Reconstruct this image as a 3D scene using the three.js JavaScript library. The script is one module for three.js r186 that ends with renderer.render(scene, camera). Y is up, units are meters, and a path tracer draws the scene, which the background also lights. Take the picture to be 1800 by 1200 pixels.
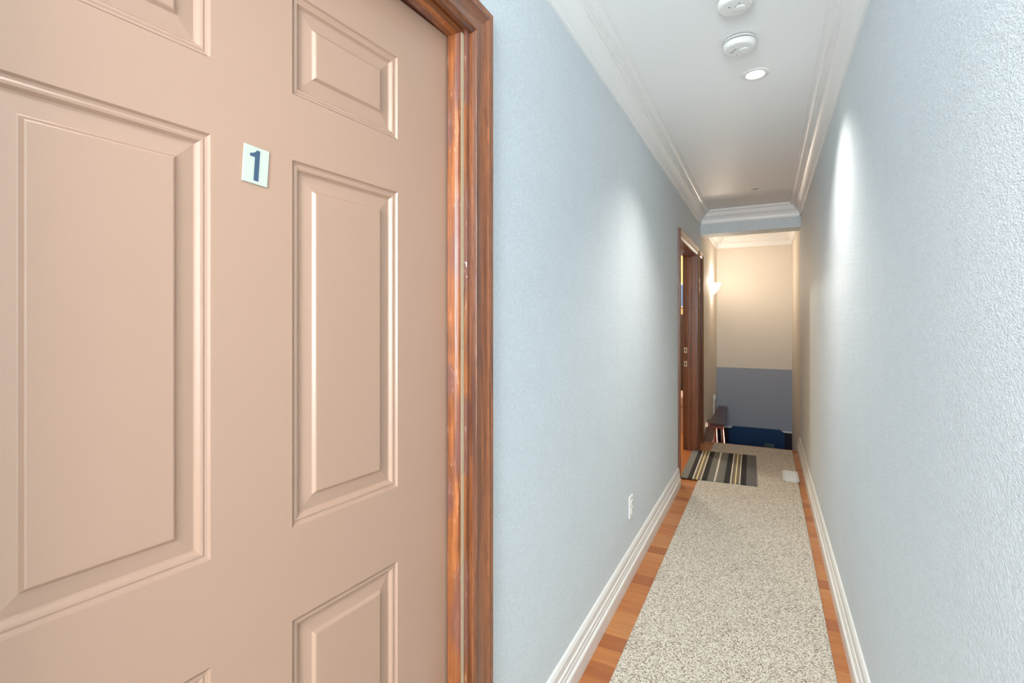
import * as THREE from 'three';
import { mergeGeometries } from 'three/addons/utils/BufferGeometryUtils.js';
import { RoundedBoxGeometry } from 'three/addons/geometries/RoundedBoxGeometry.js';
import { RectAreaLightUniformsLib } from 'three/addons/lights/RectAreaLightUniformsLib.js';

// ---------------------------------------------------------------- camera, daylight, exposure
// x = across the corridor (right +), y = up, z = minus the distance along the corridor.
const renderer = new THREE.WebGLRenderer({ antialias: true });
renderer.toneMapping = THREE.LinearToneMapping;
renderer.toneMappingExposure = 0.245;
renderer.shadowMap.enabled = true;
RectAreaLightUniformsLib.init();
const scene = new THREE.Scene();
scene.background = new THREE.Color(0.75, 0.87, 1.0);          // overcast daylight outside the window behind the camera
const EYE = 1.335;
const camera = new THREE.PerspectiveCamera(2 * Math.atan(600 / 865) * 180 / Math.PI, 1.5, 0.02, 60);
camera.position.set(0, EYE, 0);
camera.rotation.y = Math.atan(448 / 865);
camera.setViewOffset(1800, 1200, 0, 33, 1800, 1200);          // shift lens: upright verticals, horizon above the middle
camera.updateProjectionMatrix();
const LX = -0.645, RX = 0.304;                                 // wall planes
const CEIL = 2.54, S0 = -1.6, BEAM = 5.73, BEAM2 = 5.98, EDGE = 5.9, END = 7.7;
// daylight entering through the window in the wall behind the camera
const day = new THREE.RectAreaLight(new THREE.Color(0.86, 0.94, 1.0), 152, 0.78, 1.36);
day.position.set(-0.17, 1.69, -S0 - 0.03);
day.castShadow = true;
scene.add(day);

// ---------------------------------------------------------------- helpers
let seed = 7;
const rnd = () => { seed = (seed * 1664525 + 1013904223) >>> 0; return seed / 4294967296; };
const taken = new Map();
const numbered = (n) => { const k = taken.get(n) ?? 0; taken.set(n, k + 1); return k ? n + '_' + String(k).padStart(3, '0') : n; };
function mesh(name, g, m, parent) {
  const o = new THREE.Mesh(Array.isArray(g) ? mergeGeometries(g.map((q) => (q.index ? q.toNonIndexed() : q))) : g, m);
  o.name = parent ? name : numbered(name);
  o.castShadow = o.receiveShadow = true;
  (parent ?? scene).add(o);
  return o;
}
function group(name, x = 0, y = 0, z = 0) { const o = new THREE.Group(); o.name = numbered(name); o.position.set(x, y, z); scene.add(o); return o; }
function tag(o, label, category, extra = {}) { Object.assign(o.userData, { label, category }, extra); return o; }
const ST = { kind: 'structure' };
function box(x0, x1, y0, y1, s0, s1) {                          // s measured along the corridor; uv in metres on every face
  const g = new THREE.BoxGeometry(x1 - x0, y1 - y0, s1 - s0);
  g.translate((x0 + x1) / 2, (y0 + y1) / 2, -(s0 + s1) / 2);
  return metres(g);
}
function metres(g) {                                            // uv from the geometry's own coordinates, in metres
  const p = g.attributes.position, n = g.attributes.normal, uv = new Float32Array(p.count * 2);
  for (let i = 0; i < p.count; i++) {
    const ax = Math.abs(n.getX(i)), ay = Math.abs(n.getY(i)), az = Math.abs(n.getZ(i));
    const [u, v] = ax >= ay && ax >= az ? [p.getZ(i), p.getY(i)] : ay >= az ? [p.getX(i), p.getZ(i)] : [p.getX(i), p.getY(i)];
    uv[i * 2] = u; uv[i * 2 + 1] = v;
  }
  g.setAttribute('uv', new THREE.BufferAttribute(uv, 2));
  return g;
}
function flip(g) {                                              // uv with the grain running up instead of along
  const uv = g.attributes.uv; for (let i = 0; i < uv.count; i++) uv.setXY(i, uv.getY(i), uv.getX(i)); return g;
}
function rbox(w, h, d, r, x = 0, y = 0, z = 0, seg = 2) { const g = new RoundedBoxGeometry(w, h, d, seg, r); g.translate(x, y, z); return metres(g); }
// Sweeps a profile [a, b] along a polyline with mitred corners: a goes along (B x direction), b along B. One geometry per segment; uv = metres along, metres around.
function sweep(profile, path, B, { cap = true, off = 0 } = {}) {
  const out = [], n = path.length - 1, dir = [];
  for (let i = 0; i < n; i++) dir.push(path[i + 1].clone().sub(path[i]).normalize());
  const nor = dir.map((d) => B.clone().cross(d).normalize());
  const at = (i, seg, [a, b]) => {
    let m = nor[seg].clone();
    const o = i === seg ? seg - 1 : seg + 1;
    if (o >= 0 && o < n) { m = nor[seg].clone().add(nor[o]); m.multiplyScalar(1 / (1 + nor[seg].dot(nor[o]))); }
    return path[i].clone().addScaledVector(m, a).addScaledVector(B, b);
  };
  const area = profile.reduce((t, p, i) => { const q = profile[(i + 1) % profile.length]; return t + p[0] * q[1] - q[0] * p[1]; }, 0);
  const prof = area < 0 ? [...profile].reverse() : profile;
  for (let k = 0; k < n; k++) {
    const pos = [], uv = []; let v = off;
    for (let j = 0; j < prof.length; j++) {
      const p = prof[j], q = prof[(j + 1) % prof.length], l = Math.hypot(p[0] - q[0], p[1] - q[1]);
      const A = at(k, k, p), Bq = at(k, k, q), C = at(k + 1, k, q), D = at(k + 1, k, p);
      const u0 = A.dot(dir[k]), u1 = D.dot(dir[k]);
      for (const [P, u, w] of [[A, u0, v], [D, u1, v], [C, u1, v + l], [A, u0, v], [C, u1, v + l], [Bq, u0, v + l]]) { pos.push(P.x, P.y, P.z); uv.push(u, w); }
      v += l;
    }
    if (cap) {
      const tris = THREE.ShapeUtils.triangulateShape(prof.map((p) => new THREE.Vector2(...p)), []);
      for (const end of [k, k + 1]) for (const t of tris) for (const i of end === k ? t : [...t].reverse()) { const P = at(end, k, prof[i]); pos.push(P.x, P.y, P.z); uv.push(prof[i][0], prof[i][1]); }
    }
    const g = new THREE.BufferGeometry();
    g.setAttribute('position', new THREE.Float32BufferAttribute(pos, 3));
    g.setAttribute('uv', new THREE.Float32BufferAttribute(uv, 2));
    g.computeVertexNormals();
    // orient outward
    out.push(g);
  }
  return out;
}
const V = (x, y, s) => new THREE.Vector3(x, y, -s);
const XP = new THREE.Vector3(1, 0, 0), YP = new THREE.Vector3(0, 1, 0), YN = new THREE.Vector3(0, -1, 0);
function arc(a0, b0, a1, b1, bulge, n = 5) {                     // points of a shallow curve between two profile points, ends included
  const r = [];
  for (let i = 0; i <= n; i++) { const t = i / n, k = 4 * t * (1 - t) * bulge, dx = a1 - a0, dy = b1 - b0; r.push([a0 + dx * t - dy * k, b0 + dy * t + dx * k]); }
  return r;
}
function wallWithHoles(s0, s1, y0, y1, holes, thick, faceX, outward) {   // a wall along the corridor with openings; faceX is its corridor face
  const sh = new THREE.Shape([[s0, y0], [s1, y0], [s1, y1], [s0, y1]].map((p) => new THREE.Vector2(...p)));
  for (const [a, b, c, d] of holes) sh.holes.push(new THREE.Path([[a, c], [a, d], [b, d], [b, c]].map((p) => new THREE.Vector2(...p))));
  const g = new THREE.ExtrudeGeometry(sh, { depth: thick, bevelEnabled: false });
  g.rotateY(Math.PI / 2);                                        // shape x -> -z, depth -> +x
  g.translate(outward < 0 ? faceX - thick : faceX, 0, 0);
  return metres(g);
}

// ---------------------------------------------------------------- computed textures
function hash(x, y, k) { let h = (x * 374761393 + y * 668265263 + k * 974634777) | 0; h = Math.imul(h ^ (h >>> 13), 1274126177); return ((h ^ (h >>> 16)) >>> 0) / 4294967296; }
function noise(x, y, px, py, k = 0) {                            // value noise, periodic in px, py cells
  const xi = Math.floor(x), yi = Math.floor(y), fx = x - xi, fy = y - yi, w = (t) => t * t * (3 - 2 * t), m = (a, b) => ((a % b) + b) % b;
  const g = (i, j) => hash(m(xi + i, px), m(yi + j, py), k), a = w(fx), b = w(fy);
  return (g(0, 0) * (1 - a) + g(1, 0) * a) * (1 - b) + (g(0, 1) * (1 - a) + g(1, 1) * a) * b;
}
function texture(w, h, f, size, srgb) {                          // f(u, v) -> [r, g, b] 0..255 (or one number); size = metres covered by one tile [x, y]
  const d = new Uint8Array(w * h * 4);
  for (let y = 0; y < h; y++) for (let x = 0; x < w; x++) {
    const c = f(x / w, y / h), i = (y * w + x) * 4;
    if (typeof c === 'number') d[i] = d[i + 1] = d[i + 2] = Math.max(0, Math.min(255, c));
    else for (let k = 0; k < 3; k++) d[i + k] = Math.max(0, Math.min(255, c[k]));
    d[i + 3] = 255;
  }
  const t = new THREE.DataTexture(d, w, h);
  t.wrapS = t.wrapT = THREE.RepeatWrapping; t.magFilter = THREE.LinearFilter; t.minFilter = THREE.LinearMipmapLinearFilter; t.generateMipmaps = true;
  t.repeat.set(1 / size[0], 1 / size[1]);
  if (srgb) t.colorSpace = THREE.SRGBColorSpace;
  t.needsUpdate = true;
  return t;
}
const mix = (a, b, t) => a.map((v, i) => v + (b[i] - v) * t);
// embossed wallpaper: short wavering raised strokes
const paperBump = texture(512, 512, (u, v) => {
  const wx = noise(u * 40, v * 40, 40, 40, 3) * 0.03, wy = noise(u * 40, v * 40, 40, 40, 4) * 0.03;
  const a = noise((u + wx) * 34, (v + wy) * 104, 34, 104, 1), b = noise((u - wy) * 66, (v + wx) * 150, 66, 150, 2), c = noise(u * 30, v * 30, 30, 30, 9);
  return 255 * (0.5 * Math.pow(1 - Math.abs(2 * a - 1), 1.4) + 0.35 * b + 0.15 * c);
}, [0.21, 0.21]);
const paperTone = texture(256, 256, (u, v) => 238 + 14 * noise(u * 50, v * 90, 50, 90, 11) + 4 * noise(u * 6, v * 6, 6, 6, 12), [0.3, 0.3], true);
// loop-pile runner: light beige loops with darker flecks
const loops = (u, v) => {                                        // nearest loop centre on a jittered grid
  const N = 150, x = u * N, y = v * N, xi = Math.floor(x), yi = Math.floor(y); let best = 9, id = [0, 0];
  for (let j = -1; j < 2; j++) for (let i = -1; i < 2; i++) {
    const cx = ((xi + i) % N + N) % N, cy = ((yi + j) % N + N) % N, dx = xi + i + 0.15 + 0.7 * hash(cx, cy, 21) - x, dy = yi + j + 0.15 + 0.7 * hash(cx, cy, 22) - y, d = dx * dx + dy * dy;
    if (d < best) { best = d; id = [cx, cy]; }
  }
  return [Math.sqrt(best), id];
};
const carpetMap = texture(1024, 1024, (u, v) => {
  const [d, [i, j]] = loops(u, v), r = hash(i, j, 31), q = hash(i, j, 32), patch = noise(u * 9, v * 9, 9, 9, 33);
  let c = r < 0.22 + 0.1 * patch ? mix([126, 111, 93], [168, 153, 133], q) : r < 0.5 ? mix([194, 182, 164], [212, 201, 184], q) : mix([222, 212, 196], [242, 234, 220], q);
  return mix(c, [168, 154, 134], Math.min(0.25, d * 0.22));
}, [0.6, 0.6], true);
const carpetBump = texture(1024, 1024, (u, v) => { const [d, [i, j]] = loops(u, v); return 255 * Math.max(0, 1 - d * d * 1.5) * (0.7 + 0.3 * hash(i, j, 35)); }, [0.6, 0.6]);
// stained oak, grain along u
const oakF = (u, v) => {
  const w = noise(u * 5, v * 4, 5, 4, 41) * 0.10, g = noise(u * 3, (v + w) * 34, 3, 34, 42), f = noise(u * 14, (v + w * 0.4) * 150, 14, 150, 43), p = noise(u * 40, v * 220, 40, 220, 44);
  return [g, f, p];
};
const oakMap = texture(1024, 512, (u, v) => {
  const [g, f, p] = oakF(u, v), blotch = noise(u * 4, v * 3, 4, 3, 45);
  let c = mix([70, 34, 14], [168, 100, 54], 0.55 * g + 0.3 * f + 0.15 * blotch);
  c = mix(c, [62, 28, 12], Math.max(0, p - 0.62) * 1.6 * (0.4 + f));
  return mix(c, [118, 66, 40], 0.25 * blotch);
}, [1.1, 0.32], true);
const jambMap = texture(1024, 512, (u, v) => {                  // older, unevenly stained and rubbed wood
  const [g, f, p] = oakF(u, v), b1 = noise(u * 9, v * 5, 9, 5, 46), b2 = noise(u * 26, v * 14, 26, 14, 47);
  let c = mix([70, 32, 14], [176, 104, 52], 0.5 * g + 0.3 * f + 0.2 * b2);
  c = mix(c, [104, 66, 62], Math.max(0, Math.min(1, (b1 - 0.52) * 5)) * (0.4 + 0.5 * f));
  return mix(c, [196, 168, 150], p > 0.86 && b2 > 0.62 ? 0.5 : 0);
}, [0.9, 0.30], true);
const oakBump = texture(1024, 512, (u, v) => { const [g, f, p] = oakF(u, v); return 255 * (0.5 * f + 0.3 * g + 0.2 * (1 - p)); }, [1.1, 0.32]);
const maple = [0, 1, 2].map((k) => texture(512, 128, (u, v) => {
  const w = noise(u * 3, v * 2, 3, 2, 50 + k) * 0.2, g = noise(u * 2, (v + w) * 9, 2, 9, 53 + k), f = noise(u * 24, (v + w * 0.5) * 60, 24, 60, 56 + k), b = noise(u * 5, v * 2, 5, 2, 59 + k);
  const knot = Math.max(0, 1 - Math.hypot((u - 0.09) * 60, (v - 0.45) * 5)) * (k === 1 ? 0.55 : 0);
  return mix(mix([164, 100, 50], [194, 130, 74], 0.45 * g + 0.35 * f + 0.2 * b), [112, 66, 34], knot);
}, [0.95, 0.094], true));
const fineBump = texture(256, 256, (u, v) => 255 * (0.6 * noise(u * 60, v * 60, 60, 60, 61) + 0.4 * noise(u * 128, v * 128, 128, 128, 62)), [0.12, 0.12]);

// ---------------------------------------------------------------- materials
const S = (o) => new THREE.MeshStandardMaterial(o), P = (o) => new THREE.MeshPhysicalMaterial(o);
const M = {
  paper: S({ color: '#dce4e8', map: paperTone, bumpMap: paperBump, bumpScale: 0.0014, roughness: 0.6 }),
  cream: S({ color: '#e0d7ca', bumpMap: paperBump, bumpScale: 0.0006, roughness: 0.75 }),
  grey: S({ color: '#989eab', bumpMap: fineBump, bumpScale: 0.0003, roughness: 0.7 }),
  ceiling: S({ color: '#f4f4f3', bumpMap: fineBump, bumpScale: 0.00008, roughness: 0.5 }),
  trim: S({ color: '#f1f0ee', roughness: 0.34 }),
  base: S({ color: '#e6e4de', roughness: 0.34 }),
  oak: P({ map: oakMap, bumpMap: oakBump, bumpScale: 0.0005, roughness: 0.34, clearcoat: 0.5, clearcoatRoughness: 0.22 }),
  oakOld: P({ map: jambMap, bumpMap: oakBump, bumpScale: 0.0006, roughness: 0.38, clearcoat: 0.5, clearcoatRoughness: 0.25 }),
  oakPale: S({ color: '#b9a789', map: paperTone, bumpMap: oakBump, bumpScale: 0.0004, roughness: 0.6 }),
  paint: P({ color: '#a3836e', bumpMap: fineBump, bumpScale: 0.00003, roughness: 0.36, clearcoat: 0.25, clearcoatRoughness: 0.25 }),
  carpet: S({ map: carpetMap, bumpMap: carpetBump, bumpScale: 0.004, roughness: 1 }),
  white: S({ color: '#e8e7e3', roughness: 0.4 }),
  plate: S({ color: '#b2b6aa', roughness: 0.35 }),
  ink: S({ color: '#33475c', roughness: 0.5 }),
  slot: S({ color: '#3a3836', roughness: 0.8 }),
  metal: S({ color: '#c9c3b8', metalness: 0.9, roughness: 0.32 }),
  darkMetal: S({ color: '#2a2420', metalness: 0.6, roughness: 0.5 }),
  navy: S({ color: '#1d4069', bumpMap: carpetBump, bumpScale: 0.002, roughness: 0.95 }),
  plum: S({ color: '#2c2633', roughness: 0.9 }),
  teal: S({ color: '#3d5560', roughness: 0.8 }),
  red: P({ color: '#8a5a44', map: oakMap, roughness: 0.35, clearcoat: 0.4 }),
  glass: P({ color: '#ffffff', transmission: 1, thickness: 0, roughness: 0.02 }),
  cloth: S({ color: '#c3a9a0', roughness: 0.95 }),
  yellow: S({ color: '#d8c08c', roughness: 0.8 }),
  blue: S({ color: '#5c7fb0', roughness: 0.8 }),
  dark: S({ color: '#2b211d', roughness: 0.6 }),
};
const mapleMats = [];
for (const t of maple) for (const c of ['#ffffff', '#f2e2d2', '#f8ecda', '#dcc2a8']) mapleMats.push(P({ color: c, map: t, roughness: 0.36, clearcoat: 0.35, clearcoatRoughness: 0.25 }));

// ---------------------------------------------------------------- structure
const FR = 1.0126, hk = (h) => EYE + (h - EYE) * FR;             // near door frame scale
const J = { far: 1.0085, near: 1.0085 - 0.985, top: hk(2.0384) };  // jamb faces of the near doorway
const D1 = { n: 4.28, f: 5.42, t: 2.03 }, D2 = { n: 5.575, f: 5.80, t: 2.03 };
tag(mesh('wall_left', wallWithHoles(S0, 5.86, -0.02, CEIL, [[J.near - 0.02, J.far + 0.02, 0, J.top + 0.02], [D1.n - 0.02, D1.f + 0.02, 0, D1.t + 0.02], [D2.n - 0.02, D2.f + 0.02, 0, D2.t + 0.02]], 0.14, LX, -1), M.paper),
  'pale blue embossed wallpaper wall with three wooden doorways', 'wall', ST);
tag(mesh('wall_right', box(RX, RX + 0.14, -0.02, CEIL, S0, 5.86), M.paper), 'pale blue embossed wallpaper wall without doors along the runner', 'wall', ST);
tag(mesh('wall_stair_left', box(LX - 0.14, LX, -1.2, CEIL, 5.86, END), M.cream), 'cream stairwell wall carrying the lit sconce', 'wall', ST);
tag(mesh('wall_stair_right', box(RX, RX + 0.14, -1.2, CEIL, 5.86, END), M.cream), 'plain cream stairwell wall opposite the sconce', 'wall', ST);
{
  const w = group('wall_end', 0, 0, -END);
  tag(w, 'end wall of the stairwell, cream above and grey below', 'wall', ST);
  const b = (y0, y1, s0, s1, m, n) => { const g = box(LX - 0.14, RX + 0.14, y0, y1, s0, s1); mesh(n, g, m, w); };
  b(0.70, CEIL, 0, 0.12, M.cream, 'upper_wall');
  b(-0.15, 0.70, -0.002, 0.12, M.grey, 'grey_dado');
  b(0.694, 0.704, -0.004, 0, M.cream, 'dado_line');
  b(-0.17, -0.15, -0.006, 0.12, M.white, 'dado_base_strip');
  b(-1.2, -0.17, 0, 0.12, M.plum, 'lower_wall');  // near-black plum: shade at the wall's foot put into its colour
}
{
  const w = group('wall_back', 0, 0, -S0);
  tag(w, 'blue wall with the daylight window at the near end of the corridor', 'wall', ST);
  mesh('wall_panel', [box(LX - 0.14, -0.56, -0.02, CEIL, -0.12, 0), box(0.22, RX + 0.14, -0.02, CEIL, -0.12, 0), box(-0.56, 0.22, -0.02, 1.01, -0.12, 0), box(-0.56, 0.22, 2.37, CEIL, -0.12, 0)], M.paper, w);
  const win = group('window_1', -0.17, 0, -S0 + 0.06);
  tag(win, 'white framed window letting in daylight', 'window', ST);
  mesh('window_frame', [box(-0.39, -0.35, 1.01, 2.37, -0.03, 0.03), box(0.35, 0.39, 1.01, 2.37, -0.03, 0.03), box(-0.35, 0.35, 1.01, 1.05, -0.03, 0.03), box(-0.35, 0.35, 2.33, 2.37, -0.03, 0.03), box(-0.35, 0.35, 1.67, 1.71, -0.03, 0.03)], M.white, win);
  mesh('pane', box(-0.35, 0.35, 1.05, 1.67, -0.003, 0.003), M.glass, win);
  mesh('pane', box(-0.35, 0.35, 1.71, 2.33, -0.003, 0.003), M.glass, win);
}
tag(mesh('ceiling', box(-2.6, RX + 0.14, CEIL, CEIL + 0.12, S0 - 0.12, END + 0.12), M.ceiling), 'smooth white ceiling with recessed spotlights', 'ceiling', ST);
tag(mesh('trim_1', box(LX, RX, 2.30, CEIL, BEAM, BEAM2), M.paper), 'blue beam crossing the corridor above the stair head', 'beam', ST);
{ // floor of boards laid across the corridor
  const f = group('floor');
  tag(f, 'honey coloured hardwood boards laid across the corridor', 'floor', ST);
  mesh('subfloor', box(-2.6, RX + 0.02, -0.14, -0.02, S0, EDGE - 0.02), M.slot, f);
  const w = 0.094, gap = 0.0009, ch = 0.0009;
  const prof = (a, b) => [[a + gap, -0.02], [b - gap, -0.02], [b - gap, -ch], [b - gap - ch, 0], [a + gap + ch, 0], [a + gap, -ch]];
  const bases = [];
  for (let k = 0; k < 6; k++) {                                   // six shared board shapes that differ in where the grain starts
    const g = sweep(prof(-w / 2, w / 2), [new THREE.Vector3(LX - 0.005, 0, 0), new THREE.Vector3(RX + 0.005, 0, 0)], YP, { off: 0.03 * k })[0];
    const uv = g.attributes.uv; for (let i = 0; i < uv.count; i++) uv.setX(i, uv.getX(i) + k * 0.37);
    bases.push(g);
  }
  for (let s = S0 + w / 2, i = 0; s + w / 2 <= EDGE + 0.001; s += w, i++) {
    const o = mesh('plank', bases[Math.floor(rnd() * 6)], mapleMats[Math.floor(rnd() * mapleMats.length)], f);
    o.position.z = -s;
  }
  mesh('nosing', box(LX, RX, -0.06, 0.0, EDGE - 0.005, EDGE + 0.03), mapleMats[1], f);
  mesh('room_boards', box(-2.6, LX - 0.005, -0.02, 0, S0, EDGE), mapleMats[0], f);
}
{ // three steps down to a landing
  const t = group('stairs', 0, 0, -EDGE);
  tag(t, 'navy carpeted steps going down from the corridor', 'stairs', ST);
  for (let k = 1; k <= 3; k++) mesh('step', box(LX, RX, -0.9, -0.18 * k, 0.03 + (k - 1) * 0.25, k === 3 ? END - EDGE : 0.03 + k * 0.25), M.navy, t);
  mesh('riser', box(LX, RX, -0.9, -0.06, -0.02, 0.03), M.navy, t);
}
// shells of the rooms behind the doorways
tag(mesh('wall_room_far', [box(-2.6, -2.5, -0.14, CEIL, S0, END), box(-2.5, LX - 0.14, -0.14, CEIL, S0 - 0.1, S0)], M.yellow), 'yellow outer wall of the rooms behind the doors', 'wall', ST);
tag(mesh('wall_room_divider', box(-2.5, LX - 0.14, 0, CEIL, 3.4, 3.5), M.yellow), 'wall between the two rooms behind the doors', 'wall', ST);
tag(mesh('wall_room_end', box(-2.5, LX - 0.14, -0.14, CEIL, 7.3, 7.4), M.yellow), 'yellow wall glimpsed through the open doorway', 'wall', ST);
tag(mesh('floor_room', box(-2.5, LX - 0.14, -0.14, 0, EDGE, 7.3), mapleMats[0]), 'wooden floor glimpsed through the open doorway', 'floor', ST);

// crown moulding
const crown = [[0, 0], [0, 0.138], [0.010, 0.138], [0.0135, 0.134], [0.0135, 0.129], [0.010, 0.125], [0.012, 0.119], ...arc(0.013, 0.117, 0.050, 0.058, -0.13, 6), [0.050, 0.052], [0.056, 0.052], [0.058, 0.047], [0.058, 0.043], [0.063, 0.043], [0.065, 0.038], [0.065, 0.034], [0.070, 0.034], [0.072, 0.028], ...arc(0.073, 0.026, 0.093, 0.012, 0.16, 4), [0.098, 0.012], [0.1, 0.008], [0.1, 0]];
{
  const t = group('trim_2'); tag(t, 'white stepped crown moulding around the corridor ceiling', 'crown moulding', ST);
  const path = [V(LX, CEIL, S0), V(LX, CEIL, BEAM), V(RX, CEIL, BEAM), V(RX, CEIL, S0), V(LX, CEIL, S0)];
  for (const g of sweep(crown, path, YN)) mesh('crown_length', g, M.trim, t);
  const u = group('trim_3'); tag(u, 'white crown moulding around the stairwell ceiling beyond the beam', 'crown moulding', ST);
  for (const g of sweep(crown, [V(LX, CEIL, BEAM2), V(LX, CEIL, END), V(RX, CEIL, END), V(RX, CEIL, BEAM2)], YN)) mesh('crown_length', g, M.trim, u);
}
// baseboards
const base = [[0, 0], [0.024, 0], [0.024, 0.060], [0.021, 0.066], [0.017, 0.067], [0.017, 0.083], [0.014, 0.086], [0.014, 0.092], [0.017, 0.095], [0.016, 0.104], [0.012, 0.108], [0.0115, 0.134], [0.007, 0.146], [0.003, 0.150], [0, 0.150]];
tag(mesh('baseboard_left', sweep(base, [V(LX, 0, D1.n - 0.085), V(LX, 0, J.far + 0.1)], YP)[0], M.base), 'tall white baseboard between the numbered door and the open doorway', 'baseboard', ST);
tag(mesh('baseboard_right', sweep(base, [V(RX, 0, S0), V(RX, 0, EDGE)], YP)[0], M.base), 'tall white baseboard along the wall without doors', 'baseboard', ST);
// ---------------------------------------------------------------- door frames
const casing = (w) => [[0, 0], [0, 0.007], [0.003, 0.010], [0.005, 0.0085], [0.008, 0.0115], [0.0105, 0.0085], [0.013, 0.0125], [0.016, 0.0105], ...arc(0.018, 0.0115, w - 0.028, 0.0165, -0.06, 6), ...arc(w - 0.027, 0.0175, w - 0.017, 0.019, 0.18, 4), [w - 0.0155, 0.0165], [w - 0.014, 0.0185], [w - 0.004, 0.0195], [w, 0.016], [w, 0]];
function frame(name, n, f, t, w, depth, label, stopAt, wood = M.oak, rev = 0.005, revTop = rev, inner = wood) {
  const o = group(name); tag(o, label, 'door frame', ST);
  const path = [V(LX, 0, n - rev), V(LX, t + revTop, n - rev), V(LX, t + revTop, f + rev), V(LX, 0, f + rev)];
  sweep(casing(w), path, XP).forEach((g, i) => mesh('casing', g, wood, o));
  // jambs line the opening
  mesh('jamb', sweep([[0, 0], [0, -depth], [0.02, -depth], [0.02, 0]], [V(LX, 0, n), V(LX, t + 0.02, n)], XP)[0], inner, o);
  mesh('jamb', sweep([[0, 0], [0, -depth], [0.02, -depth], [0.02, 0]], [V(LX, t + 0.02, f), V(LX, 0, f)], XP)[0], inner, o);
  mesh('head_jamb', sweep([[0, 0], [0, -depth], [0.02, -depth], [0.02, 0]], [V(LX, t, n), V(LX, t, f)], XP)[0], inner, o);
  if (stopAt) {
    const [p0, p1] = stopAt, st = [[0, p0], [-0.0125, p0], ...arc(-0.0125, p0 - 0.0005, -0.0125, p0 - 0.014, 0.10, 4), [-0.0118, p0 - 0.0155], [-0.0125, p0 - 0.017], [-0.0125, p1], [0, p1]];
    sweep(st, [V(LX, 0, n), V(LX, t, n), V(LX, t, f), V(LX, 0, f)], XP).forEach((g) => mesh('door_stop', g, inner, o));
  }
  return o;
}
{
  const f = frame('trim_5', J.near, J.far, J.top, 0.086, 0.14, 'reddish brown wooden door frame around the numbered peach door', [-0.0095, -0.0485], M.oak, 0.012, -0.006, M.oakOld);
  // pale strip laid over the stop's front edge, and paint chips from moving furniture
  mesh('pale_strip', box(LX - 0.0096, LX - 0.0088, 0, J.top - 0.012, J.far - 0.0122, J.far - 0.0004), M.oakPale, f).userData.label = 'pale edge of the door stop';
  const flake = (n, pts, m) => {                                  // [depth into the doorway, height] outlines lying on the jamb face
    const g = new THREE.ExtrudeGeometry(new THREE.Shape(pts.map((q) => new THREE.Vector2(...q))), { depth: 0.0004, bevelEnabled: false });
    g.translate(LX, 0, -J.far - 0.0001); mesh(n, metres(g), m, f);
  };
  flake('paint_chip', [[-0.0072, 1.4835], [-0.0040, 1.4800], [-0.0012, 1.4825], [-0.0002, 1.4770], [-0.0018, 1.4690], [-0.0026, 1.4730], [-0.0030, 1.4785], [-0.0060, 1.4805]], M.white);
  flake('paint_chip', [[-0.0012, 1.4480], [-0.0002, 1.4490], [-0.0004, 1.4440], [-0.0016, 1.4450]], M.white);
  flake('scratch', [[-0.0092, 1.4340], [-0.0004, 1.4392], [-0.0004, 1.4404], [-0.0092, 1.4352]], M.slot);
  flake('scratch', [[-0.0092, 1.4135], [-0.0004, 1.4185], [-0.0004, 1.4195], [-0.0092, 1.4147]], M.slot);
  flake('scratch', [[-0.0056, 1.4140], [-0.0024, 1.3010], [-0.0020, 1.3010], [-0.0051, 1.4142]], M.slot);
  mesh('hinge_leaf', box(LX - 0.075, LX - 0.052, hk(1.775), hk(1.865), J.far - 0.002, J.far + 0.001), M.darkMetal, f).userData.label = 'dark hinge leaf';
}
{
  const f = frame('trim_6', D1.n, D1.f, D1.t, 0.078, 0.14, 'dark wooden frame of the open doorway beside the striped mat', [-0.060, -0.095], M.oak);
  for (const [y, h] of [[1.047, 0.058], [0.905, 0.058]]) {
    const o = mesh('strike_plate', rbox(0.030, h, 0.003, 0.001, LX - 0.112, y, -D1.f + 0.001), M.metal, f); o.userData.label = 'metal strike plate';
    mesh('strike_hole', rbox(0.012, h * 0.45, 0.004, 0.001, LX - 0.112, y, -D1.f + 0.0012), M.slot, o);
  }
  mesh('threshold', box(LX - 0.14, LX - 0.002, 0, 0.006, D1.n, D1.f), mapleMats[5], f);
}
frame('trim_7', D2.n, D2.f, D2.t, 0.066, 0.14, 'dark wooden frame of the narrow closed door by the stair head', [-0.035, -0.060], M.oak);
{
  const d = group('door_2', LX - 0.08, 0, -(D2.n + D2.f) / 2); tag(d, 'narrow closed dark brown door by the stair head', 'door', ST);
  const w = D2.f - D2.n - 0.004;
  mesh('leaf', flip(rbox(0.035, 2.02, w, 0.003, -0.0, 1.016, 0)), M.oak, d);
  for (const [y0, y1] of [[0.25, 0.95], [1.1, 1.85]]) mesh('panel', flip(rbox(0.006, y1 - y0, w - 0.09, 0.002, 0.0185, (y0 + y1) / 2, 0)), M.oak, d);
  mesh('knob', new THREE.SphereGeometry(0.018, 16, 12).translate(0.034, 0.95, 0.085), M.metal, d);
}

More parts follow.
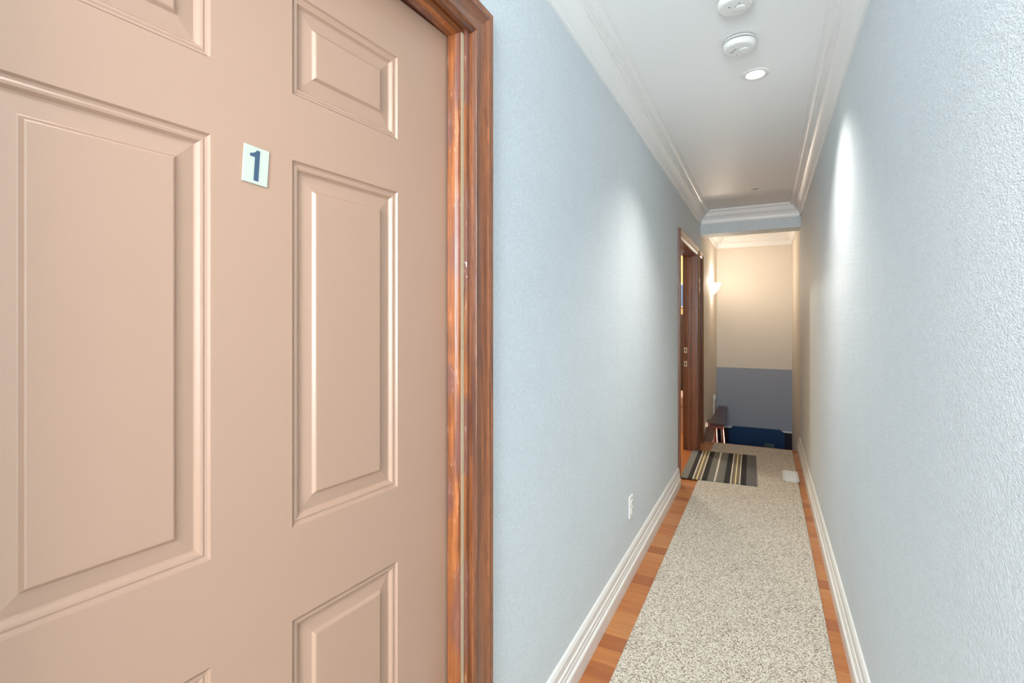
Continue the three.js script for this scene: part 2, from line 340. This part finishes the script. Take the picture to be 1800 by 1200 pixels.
// ---------------------------------------------------------------- the numbered door, standing slightly ajar
{
  const ang = Math.atan(537 / 865) - Math.atan(448 / 865);
  const d = group('door_1', -0.6985, 0.012, -1.0035);
  d.rotation.y = -ang;                                           // local +z runs from the hinge edge towards the camera, local +x is the door's face
  tag(d, 'peach painted six panel door with a number one plate', 'door', ST);
  const W = 0.977, TOP = hk(2.031) - 0.012, T = 0.044;
  const cols = [[0.170, 0.421], [0.5575, 0.8085]], rows = [[0.228, hk(0.8235) - 0.012], [hk(0.984) - 0.012, hk(1.614) - 0.012], [hk(1.728) - 0.012, hk(1.903) - 0.012]];
  const sh = new THREE.Shape([[0, 0], [W, 0], [W, TOP], [0, TOP]].map((p) => new THREE.Vector2(...p)));
  for (const [a, b] of cols) for (const [c, e] of rows) sh.holes.push(new THREE.Path([[a, c], [a, e], [b, e], [b, c]].map((p) => new THREE.Vector2(...p))));
  const g = new THREE.ExtrudeGeometry(sh, { depth: T - 0.002, bevelEnabled: true, bevelThickness: 0.001, bevelSize: 0.0008, bevelOffset: -0.0008, bevelSegments: 2 });
  g.rotateY(-Math.PI / 2);                                       // shape x -> z, depth -> -x
  g.translate(-0.001, 0, 0);
  mesh('leaf', metres(g), M.paint, d);
  // each pressed panel: a bead at the edge, a cove, a flat sunk border sloping up to the raised field
  const steps = [[0, 0], [0.0025, -0.0035], [0.006, -0.0045], [0.009, -0.0035], [0.0125, -0.0045], [0.0165, -0.0095], [0.019, -0.0105], [0.042, -0.0075], [0.0435, -0.0070], [0.0475, -0.0025], [0.0495, -0.0018]];
  for (const [a, b] of cols) for (const [c, e] of rows) {
    const pos = [], quad = (p, q, r, t) => pos.push(...p, ...q, ...r, ...p, ...r, ...t);
    const ring = ([i, x]) => [[x, c + i, a + i], [x, e - i, a + i], [x, e - i, b - i], [x, c + i, b - i]];
    for (let k = 0; k + 1 < steps.length; k++) {
      const o = ring(steps[k]), n = ring(steps[k + 1]);
      for (let j = 0; j < 4; j++) quad(o[j], n[j], n[(j + 1) % 4], o[(j + 1) % 4]);
    }
    const f = ring(steps.at(-1)); quad(f[0], f[3], f[2], f[1]);
    const bk = [[-T + 0.004, c, a], [-T + 0.004, e, a], [-T + 0.004, e, b], [-T + 0.004, c, b]]; quad(bk[0], bk[1], bk[2], bk[3]);
    const geo = new THREE.BufferGeometry();
    geo.setAttribute('position', new THREE.Float32BufferAttribute(pos, 3)); geo.computeVertexNormals();
    mesh('panel', metres(geo), M.paint, d);
  }
  // number plate stuck on the middle stile, a little crooked
  const pl = mesh('number_plate', rbox(0.0022, 0.0605, 0.0425, 0.0008, 0, 0, 0, 2), M.plate, d);
  pl.position.set(0.0011, hk(1.586) - 0.012, 0.488); pl.rotation.x = -0.062;
  pl.userData.label = 'pale plate printed with a dark number 1';
  const one = new THREE.Shape([[0.0052, -0.0235], [-0.0028, -0.0235], [-0.0028, 0.0145], [-0.0110, 0.0145], [-0.0110, 0.0190], [-0.0060, 0.0205], [-0.0020, 0.0235], [-0.0002, 0.0265], [0.0052, 0.0265]].map((p) => new THREE.Vector2(...p)));
  const og = new THREE.ExtrudeGeometry(one, { depth: 0.0004, bevelEnabled: false }); og.rotateY(Math.PI / 2); og.translate(0.001, -0.0015, 0);
  mesh('number_one', og, M.ink, pl).userData.label = 'dark blue number 1';
}

// ---------------------------------------------------------------- runner, mat, register
const runner = mesh('carpet_runner', rbox(0.749, 0.010, EDGE - S0 - 0.06, 0.004, -0.1428, 0.005, -(EDGE + S0) / 2 + 0.03 * 0, 3), M.carpet);
tag(runner, 'long beige flecked loop pile runner down the corridor', 'runner');
{
  const c = document.createElement('canvas'); c.width = 1024; c.height = 256;
  const x = c.getContext('2d');
  const bands = [[0, '#6f706c'], [100, '#1d1c1c'], [165, '#d8cfc0'], [182, '#6a6152'], [216, '#d9c68f'], [236, '#6a6152'], [272, '#cfc4b2'], [290, '#1d1b1a'], [366, '#68665f'], [458, '#d8cfc0'], [482, '#6a6962'], [592, '#1c1b1b'], [672, '#d6ccb8'], [690, '#6e6555'], [732, '#dccb96'], [752, '#6e6555'], [792, '#d2c7b6'], [808, '#1d1c1c'], [884, '#605e5b']];
  bands.forEach(([a, col], i) => { x.fillStyle = col; x.fillRect(a, 0, (bands[i + 1]?.[0] ?? 1024) - a, 256); });
  const im = x.getImageData(0, 0, 1024, 256);
  for (let i = 0; i < im.data.length; i += 4) { const px = (i / 4) % 1024, py = Math.floor(i / 4096), k = 0.8 + 0.4 * hash(Math.floor(px / 3), Math.floor(py / 1.5), 71); for (let j = 0; j < 3; j++) im.data[i + j] = Math.min(255, im.data[i + j] * k); }
  x.putImageData(im, 0, 0);
  const t = new THREE.CanvasTexture(c); t.colorSpace = THREE.SRGBColorSpace; t.wrapT = THREE.RepeatWrapping;
  const nx = 60, nz = 24, W = 0.585, L = 1.0, top = [];
  const under = () => 0.0105;
  const rot = 0.045, cx = -0.375, cs = 4.92, cr = Math.cos(rot), sr = Math.sin(rot);
  const at = (i, j, up) => { const a = (i / nx - 0.5) * W, b = (j / nz - 0.5) * L, p = cx + a * cr - b * sr * 0.55, s = cs + a * sr * 3.0 * 0.55 + b; return [p, under(p) + (up ? 0.008 : 0), -s]; };
  const pos = [], uv = [];
  const put = (...q) => q.forEach(([P, u, v]) => { pos.push(...P); uv.push(u, v); });
  for (let i = 0; i < nx; i++) for (let j = 0; j < nz; j++) {
    const q = [[i, j], [i + 1, j], [i + 1, j + 1], [i, j + 1]].map(([m, n]) => [at(m, n, true), m / nx, n / nz]);
    put(q[0], q[1], q[2], q[0], q[2], q[3]);
    const r = [[i, j], [i + 1, j], [i + 1, j + 1], [i, j + 1]].map(([m, n]) => [at(m, n, false), m / nx, n / nz]);
    put(r[0], r[2], r[1], r[0], r[3], r[2]);
  }
  const side = (m0, n0, m1, n1) => { const a = at(m0, n0, false), b = at(m1, n1, false), cc = at(m1, n1, true), dd = at(m0, n0, true); const f = (m, n) => [Math.min(m / nx, 0.998), n / nz]; put([a, ...f(m0, n0)], [b, ...f(m1, n1)], [cc, ...f(m1, n1)], [a, ...f(m0, n0)], [cc, ...f(m1, n1)], [dd, ...f(m0, n0)]); };
  for (let i = 0; i < nx; i++) { side(i, 0, i + 1, 0); side(i + 1, nz, i, nz); }
  for (let j = 0; j < nz; j++) { side(0, j + 1, 0, j); side(nx, j, nx, j + 1); }
  const g = new THREE.BufferGeometry();
  g.setAttribute('position', new THREE.Float32BufferAttribute(pos, 3)); g.setAttribute('uv', new THREE.Float32BufferAttribute(uv, 2)); g.computeVertexNormals();
  tag(mesh('door_mat', g, S({ map: t, bumpMap: fineBump, bumpScale: 0.001, roughness: 1 })), 'woven door mat striped in black, grey and cream at the open doorway', 'door mat');
}
{
  const r = group('floor_register', 0.181, 0.0101, -4.875); tag(r, 'white floor register lying over the runner edge near the stairs', 'register');
  mesh('rim', [rbox(0.122, 0.006, 0.018, 0.002, 0, 0.003, 0.156), rbox(0.122, 0.006, 0.018, 0.002, 0, 0.003, -0.156), rbox(0.018, 0.006, 0.33, 0.002, -0.052, 0.003, 0), rbox(0.018, 0.006, 0.33, 0.002, 0.052, 0.003, 0)], M.white, r);
  mesh('damper', rbox(0.09, 0.0015, 0.3, 0.0005, 0, 0.00085, 0), M.white, r);
  for (let k = 0; k < 13; k++) mesh('slat', rbox(0.088, 0.0035, 0.012, 0.0012, 0, 0.0033, -0.1416 + k * 0.0236), M.white, r);
}

// ---------------------------------------------------------------- wall socket, detectors, spotlights
{
  const o = group('wall_socket', LX, 0.36, -2.612); tag(o, 'white wall socket above the left baseboard', 'socket');
  mesh('cover_plate', rbox(0.008, 0.114, 0.072, 0.003, 0.004, 0, 0), M.white, o);
  for (const y of [0.02, -0.02]) { const r = mesh('receptacle', rbox(0.004, 0.028, 0.034, 0.0015, 0.009, y, 0), M.white, o); for (const z of [-0.007, 0.007]) mesh('slot', rbox(0.001, 0.009, 0.002, 0.0003, 0.011, y + 0.002, z), M.slot, r); }
  mesh('screw', new THREE.CylinderGeometry(0.003, 0.003, 0.002, 10).rotateZ(Math.PI / 2).translate(0.0085, 0, 0), M.metal, o);
}
function detector(x, s, r, label, vents) {
  const o = group('smoke_detector', x, CEIL, -s); tag(o, label, 'smoke detector');
  const l = (pts, seg = 48) => new THREE.LatheGeometry(pts.map((p) => new THREE.Vector2(...p)), seg);
  mesh('mounting_base', l([[0, 0], [r * 0.97, 0], [r * 0.97, -0.006], [r * 0.99, -0.008], [r * 0.99, -0.012], [0, -0.012]]), M.white, o);
  mesh('vent_ring', l([[r * 0.9, -0.011], [r * 0.9, -0.018]]), M.slot, o);
  mesh('cover', l([[r * 0.9, -0.016], [r * 0.995, -0.016], [r, -0.019], [r * 0.985, -0.030], [r * 0.93, -0.037], [r * 0.80, -0.040], [0, -0.0415]]), M.white, o);
  mesh('test_button', l([[r * 0.30, -0.038], [r * 0.29, -0.0428], [r * 0.27, -0.0436], [0, -0.0440]], 32).translate(r * 0.28, 0, -r * 0.1), M.white, o);
  for (const [a, b, w, d] of vents) mesh('sounder_slot', rbox(w, 0.001, d, 0.0004, a * r, -0.0409, b * r), M.slot, o);
  return o;
}
const grille = [];
for (let k = 0; k < 5; k++) grille.push([-0.48 + 0.075 * k, 0.05 + 0.10 * k - 0.2, 0.010, 0.0022]);
detector(-0.105, 2.315, 0.066, 'white round smoke detector with a sounder grille beside the lit spotlight', [...grille, [-0.18, -0.55, 0.004, 0.003]]);
detector(-0.105, 2.00, 0.062, 'white round smoke detector with three small holes, further from the spotlight', [[-0.3, 0.25, 0.008, 0.003], [0.05, 0.15, 0.005, 0.003], [0.25, 0.42, 0.006, 0.003]]);
function downlight(x, s, on, label, power, tint = new THREE.Color(1.0, 0.945, 0.88)) {
  const o = group('recessed_spotlight', x, CEIL, -s); tag(o, label, 'spotlight');
  const l = (pts) => new THREE.LatheGeometry(pts.map((p) => new THREE.Vector2(...p)), 40);
  mesh('trim_ring', l([[0.036, 0.004], [0.037, -0.001], [0.041, -0.003], [0.044, -0.006], [0.056, -0.0055], [0.062, -0.002], [0.062, 0]]), M.white, o);
  if (on) {
    mesh('lamp', l([[0, -0.0015], [0.032, -0.0015], [0.0365, 0.0005], [0.0365, 0.003], [0, 0.003]]), S({ color: '#ffffff', emissive: '#fff4e2', emissiveIntensity: 90, roughness: 0.4 }), o);
    const L = new THREE.SpotLight(tint, power, 0, 0.96, 1.0, 2);
    L.position.set(0, -0.012, 0); L.target.position.set(0, -1, 0); L.castShadow = true; L.shadow.radius = 1.5; o.add(L, L.target);
  } else {
    mesh('lamp', l([[0, -0.001], [0.022, -0.001], [0.0305, 0.001], [0.0305, 0.003], [0, 0.003]]), S({ color: '#8f8a83', roughness: 0.25, metalness: 0.3 }), o);
  }
}
downlight(-0.05, 2.66, true, 'lit round recessed spotlight beside the smoke detector', 31);
downlight(-0.09, 4.95, false, 'unlit recessed spotlight near the beam', 0);
downlight(-0.06, 0.37, true, 'lit recessed spotlight over the numbered door', 10, new THREE.Color(1.0, 0.975, 0.95));

// ---------------------------------------------------------------- stairwell
{
  const o = group('wall_sconce', LX, 1.70, -6.95); tag(o, 'lit frosted glass wall sconce in the stairwell', 'sconce');
  mesh('back_plate', rbox(0.012, 0.12, 0.09, 0.004, 0.006, 0.09, 0), M.white, o);
  const pts = [[0.008, 0], [0.03, 0.015], [0.06, 0.055], [0.088, 0.105], [0.105, 0.155], [0.102, 0.155], [0.084, 0.106], [0.056, 0.058], [0.028, 0.02], [0.006, 0.006]].map((p) => new THREE.Vector2(...p));
  const half = new THREE.LatheGeometry(pts, 24, 0, Math.PI); half.translate(0.012, 0, 0);
  mesh('glass_shade', half, S({ color: '#fff3df', emissive: '#ffdcae', emissiveIntensity: 6, roughness: 0.5, side: THREE.DoubleSide }), o);
  mesh('bulb', new THREE.SphereGeometry(0.018, 16, 12).translate(0.05, 0.125, 0), S({ color: '#ffffff', emissive: '#ffdfb4', emissiveIntensity: 40 }), o);
  const L = new THREE.PointLight(new THREE.Color(1.0, 0.85, 0.69), 3.8, 0, 2); L.position.set(0.062, 0.185, 0); L.castShadow = true; L.shadow.radius = 1.5; o.add(L);
  const L2 = new THREE.PointLight(new THREE.Color(1.0, 0.85, 0.69), 2.1, 0, 2); L2.position.set(0.135, 0.09, 0); L2.castShadow = true; L2.shadow.radius = 3; o.add(L2);
}
{ // low guard with a wide flat cap beside the steps
  const o = group('stair_guard', -0.53, -0.18, -6.3); tag(o, 'dark brown wooden guard rail with a flat cap beside the steps', 'railing');
  const w = (n, g, m = M.red) => mesh(n, g, m, o);
  const cap = new THREE.Shape([[-0.082, 0], [0.083, 0], [0.025, 1.36], [-0.082, 1.36]].map((p) => new THREE.Vector2(...p)));
  const cg = new THREE.ExtrudeGeometry(cap, { depth: 0.022, bevelEnabled: true, bevelSize: 0.003, bevelThickness: 0.003, bevelSegments: 2 }); cg.rotateX(-Math.PI / 2); cg.translate(0, 0.295, 0);
  w('cap_board', metres(cg));
  w('cross_rail', rbox(0.165, 0.030, 0.03, 0.006, 0, 0.278, 0.005));
  w('corner_post', flip(rbox(0.02, 0.36, 0.025, 0.004, -0.092, 0.18, 0.012)));
  const splay = (x0, x1, n) => {                                 // turned balusters, leaning a little
    const g = new THREE.CylinderGeometry(0.017, 0.021, 0.285, 20); g.translate(0, 0.1425, 0);
    const p = g.attributes.position; for (let i = 0; i < p.count; i++) p.setX(i, p.getX(i) + x0 + (x1 - x0) * p.getY(i) / 0.285);
    const uv = g.attributes.uv; for (let i = 0; i < uv.count; i++) uv.setXY(i, uv.getY(i) * 0.285, uv.getX(i) * 0.12);
    g.computeVertexNormals(); w(n, g);
  };
  splay(0.082, 0.062, 'baluster');
  splay(0.0, -0.012, 'baluster');
  const rail = sweep([[-0.042, 0], [0.042, 0], [0.042, 0.02], [-0.042, 0.02]], [new THREE.Vector3(-0.066, 0.145, 0.36), new THREE.Vector3(-0.066, 0.255, 0.03)], new THREE.Vector3(0, 0.95, 0.316))[0]; w('sloping_rail', rail);
  w('stringer', sweep([[-0.009, -0.16], [0.009, -0.16], [0.009, 0], [-0.009, 0]], [new THREE.Vector3(-0.026, 0.145, 0.36), new THREE.Vector3(-0.026, 0.255, 0.03)], new THREE.Vector3(0, 0.95, 0.316))[0]);
  w('end_bracket', rbox(0.1, 0.05, 0.03, 0.006, -0.03, 0.27, -1.33));
}
{ // light switch box with its surface conduit
  const o = group('conduit_box', LX, 0, -7.21); tag(o, 'white junction box with thin conduit on the stairwell wall', 'conduit');
  mesh('box', rbox(0.028, 0.062, 0.07, 0.004, 0.014, 0.325, 0), M.white, o);
  mesh('conduit', [rbox(0.014, 0.235, 0.018, 0.003, 0.007, 0.18, 0), rbox(0.014, 0.018, 0.40, 0.003, 0.007, 0.068, 0.2), rbox(0.014, 0.05, 0.018, 0.003, 0.007, 0.05, 0.39)], M.white, o);
}
{ // navy upholstered panel on the landing, its top corners clipped
  const sh = new THREE.Shape([[-0.48, -0.54], [-0.48, -0.182], [-0.455, -0.168], [-0.42, -0.140], [0.155, -0.140], [0.185, -0.158], [0.21, -0.175], [0.21, -0.54]].map((p) => new THREE.Vector2(...p)));
  const g = new THREE.ExtrudeGeometry(sh, { depth: 0.05, bevelEnabled: true, bevelSize: 0.006, bevelThickness: 0.006, bevelSegments: 3 });
  g.translate(0, 0, -END + 0.012);
  tag(mesh('navy_panel', metres(g), M.navy), 'dark navy panel with clipped corners standing at the foot of the end wall', 'panel');
  tag(mesh('storage_box', rbox(0.12, 0.27, 0.12, 0.01, 0.03, -0.405, -7.33), M.teal), 'small grey teal box standing in front of the navy panel', 'box');
}
{ // step light in the right wall of the landing, below the corridor floor
  const o = group('step_light', RX, -0.112, -6.09); tag(o, 'small step light low in the stairwell wall', 'step light');
  mesh('frame', rbox(0.008, 0.05, 0.12, 0.002, -0.004, 0, 0), M.white, o);
  mesh('lens', rbox(0.004, 0.03, 0.09, 0.001, -0.009, 0, 0), S({ color: '#ffffff', emissive: '#ffd2b0', emissiveIntensity: 12 }), o);
  const L = new THREE.SpotLight(new THREE.Color(1, 0.72, 0.56), 70, 0, 0.2, 0.5, 2); L.position.set(-0.02, 0, 0); L.target.position.set(-0.76, 0.09, -0.21); L.castShadow = true; o.add(L, L.target);
}

// ---------------------------------------------------------------- the room glimpsed through the open doorway
{
  const c = group('wardrobe', -1.08, 0, -7.16); tag(c, 'dark wardrobe glimpsed through the open doorway', 'wardrobe');
  mesh('carcass', rbox(0.5, 1.45, 0.24, 0.006, 0, 0.725, 0), M.dark, c);
  for (const x of [-0.125, 0.125]) { const d = mesh('door', rbox(0.24, 1.36, 0.018, 0.004, x, 0.74, 0.127), M.dark, c); mesh('handle', rbox(0.008, 0.12, 0.012, 0.002, x > 0 ? -0.1 + x : x + 0.1, 0.8, 0.142), M.metal, d); }
  const k = group('picture', -1.08, 1.72, -7.285); tag(k, 'blue picture on the yellow wall glimpsed through the doorway', 'picture');
  mesh('frame', rbox(0.5, 0.34, 0.02, 0.004), M.white, k); mesh('print', rbox(0.46, 0.30, 0.004, 0.001, 0, 0, 0.011), M.blue, k);
  const b = group('ottoman', -1.06, 0, -6.5); tag(b, 'pale pink upholstered ottoman glimpsed through the doorway', 'ottoman');
  mesh('seat', rbox(0.5, 0.14, 0.5, 0.04, 0, 0.38, 0, 4), M.cloth, b); mesh('body', rbox(0.48, 0.31, 0.48, 0.01, 0, 0.155, 0), M.cloth, b);
  const p = group('ceiling_lamp', -1.65, CEIL, -6.1); tag(p, 'round ceiling lamp of the room behind the open doorway', 'lamp');
  mesh('rose', new THREE.CylinderGeometry(0.11, 0.11, 0.02, 32).translate(0, -0.01, 0), M.white, p);
  mesh('diffuser', new THREE.SphereGeometry(0.1, 24, 12, 0, Math.PI * 2, Math.PI / 2, Math.PI / 2).translate(0, -0.02, 0), S({ color: '#ffffff', emissive: '#ffe2b8', emissiveIntensity: 8 }), p);
  const L = new THREE.PointLight(new THREE.Color(1, 0.93, 0.83), 40, 0, 2); L.position.set(0, -0.14, 0); L.castShadow = true; L.shadow.radius = 4; p.add(L);
}
renderer.render(scene, camera);
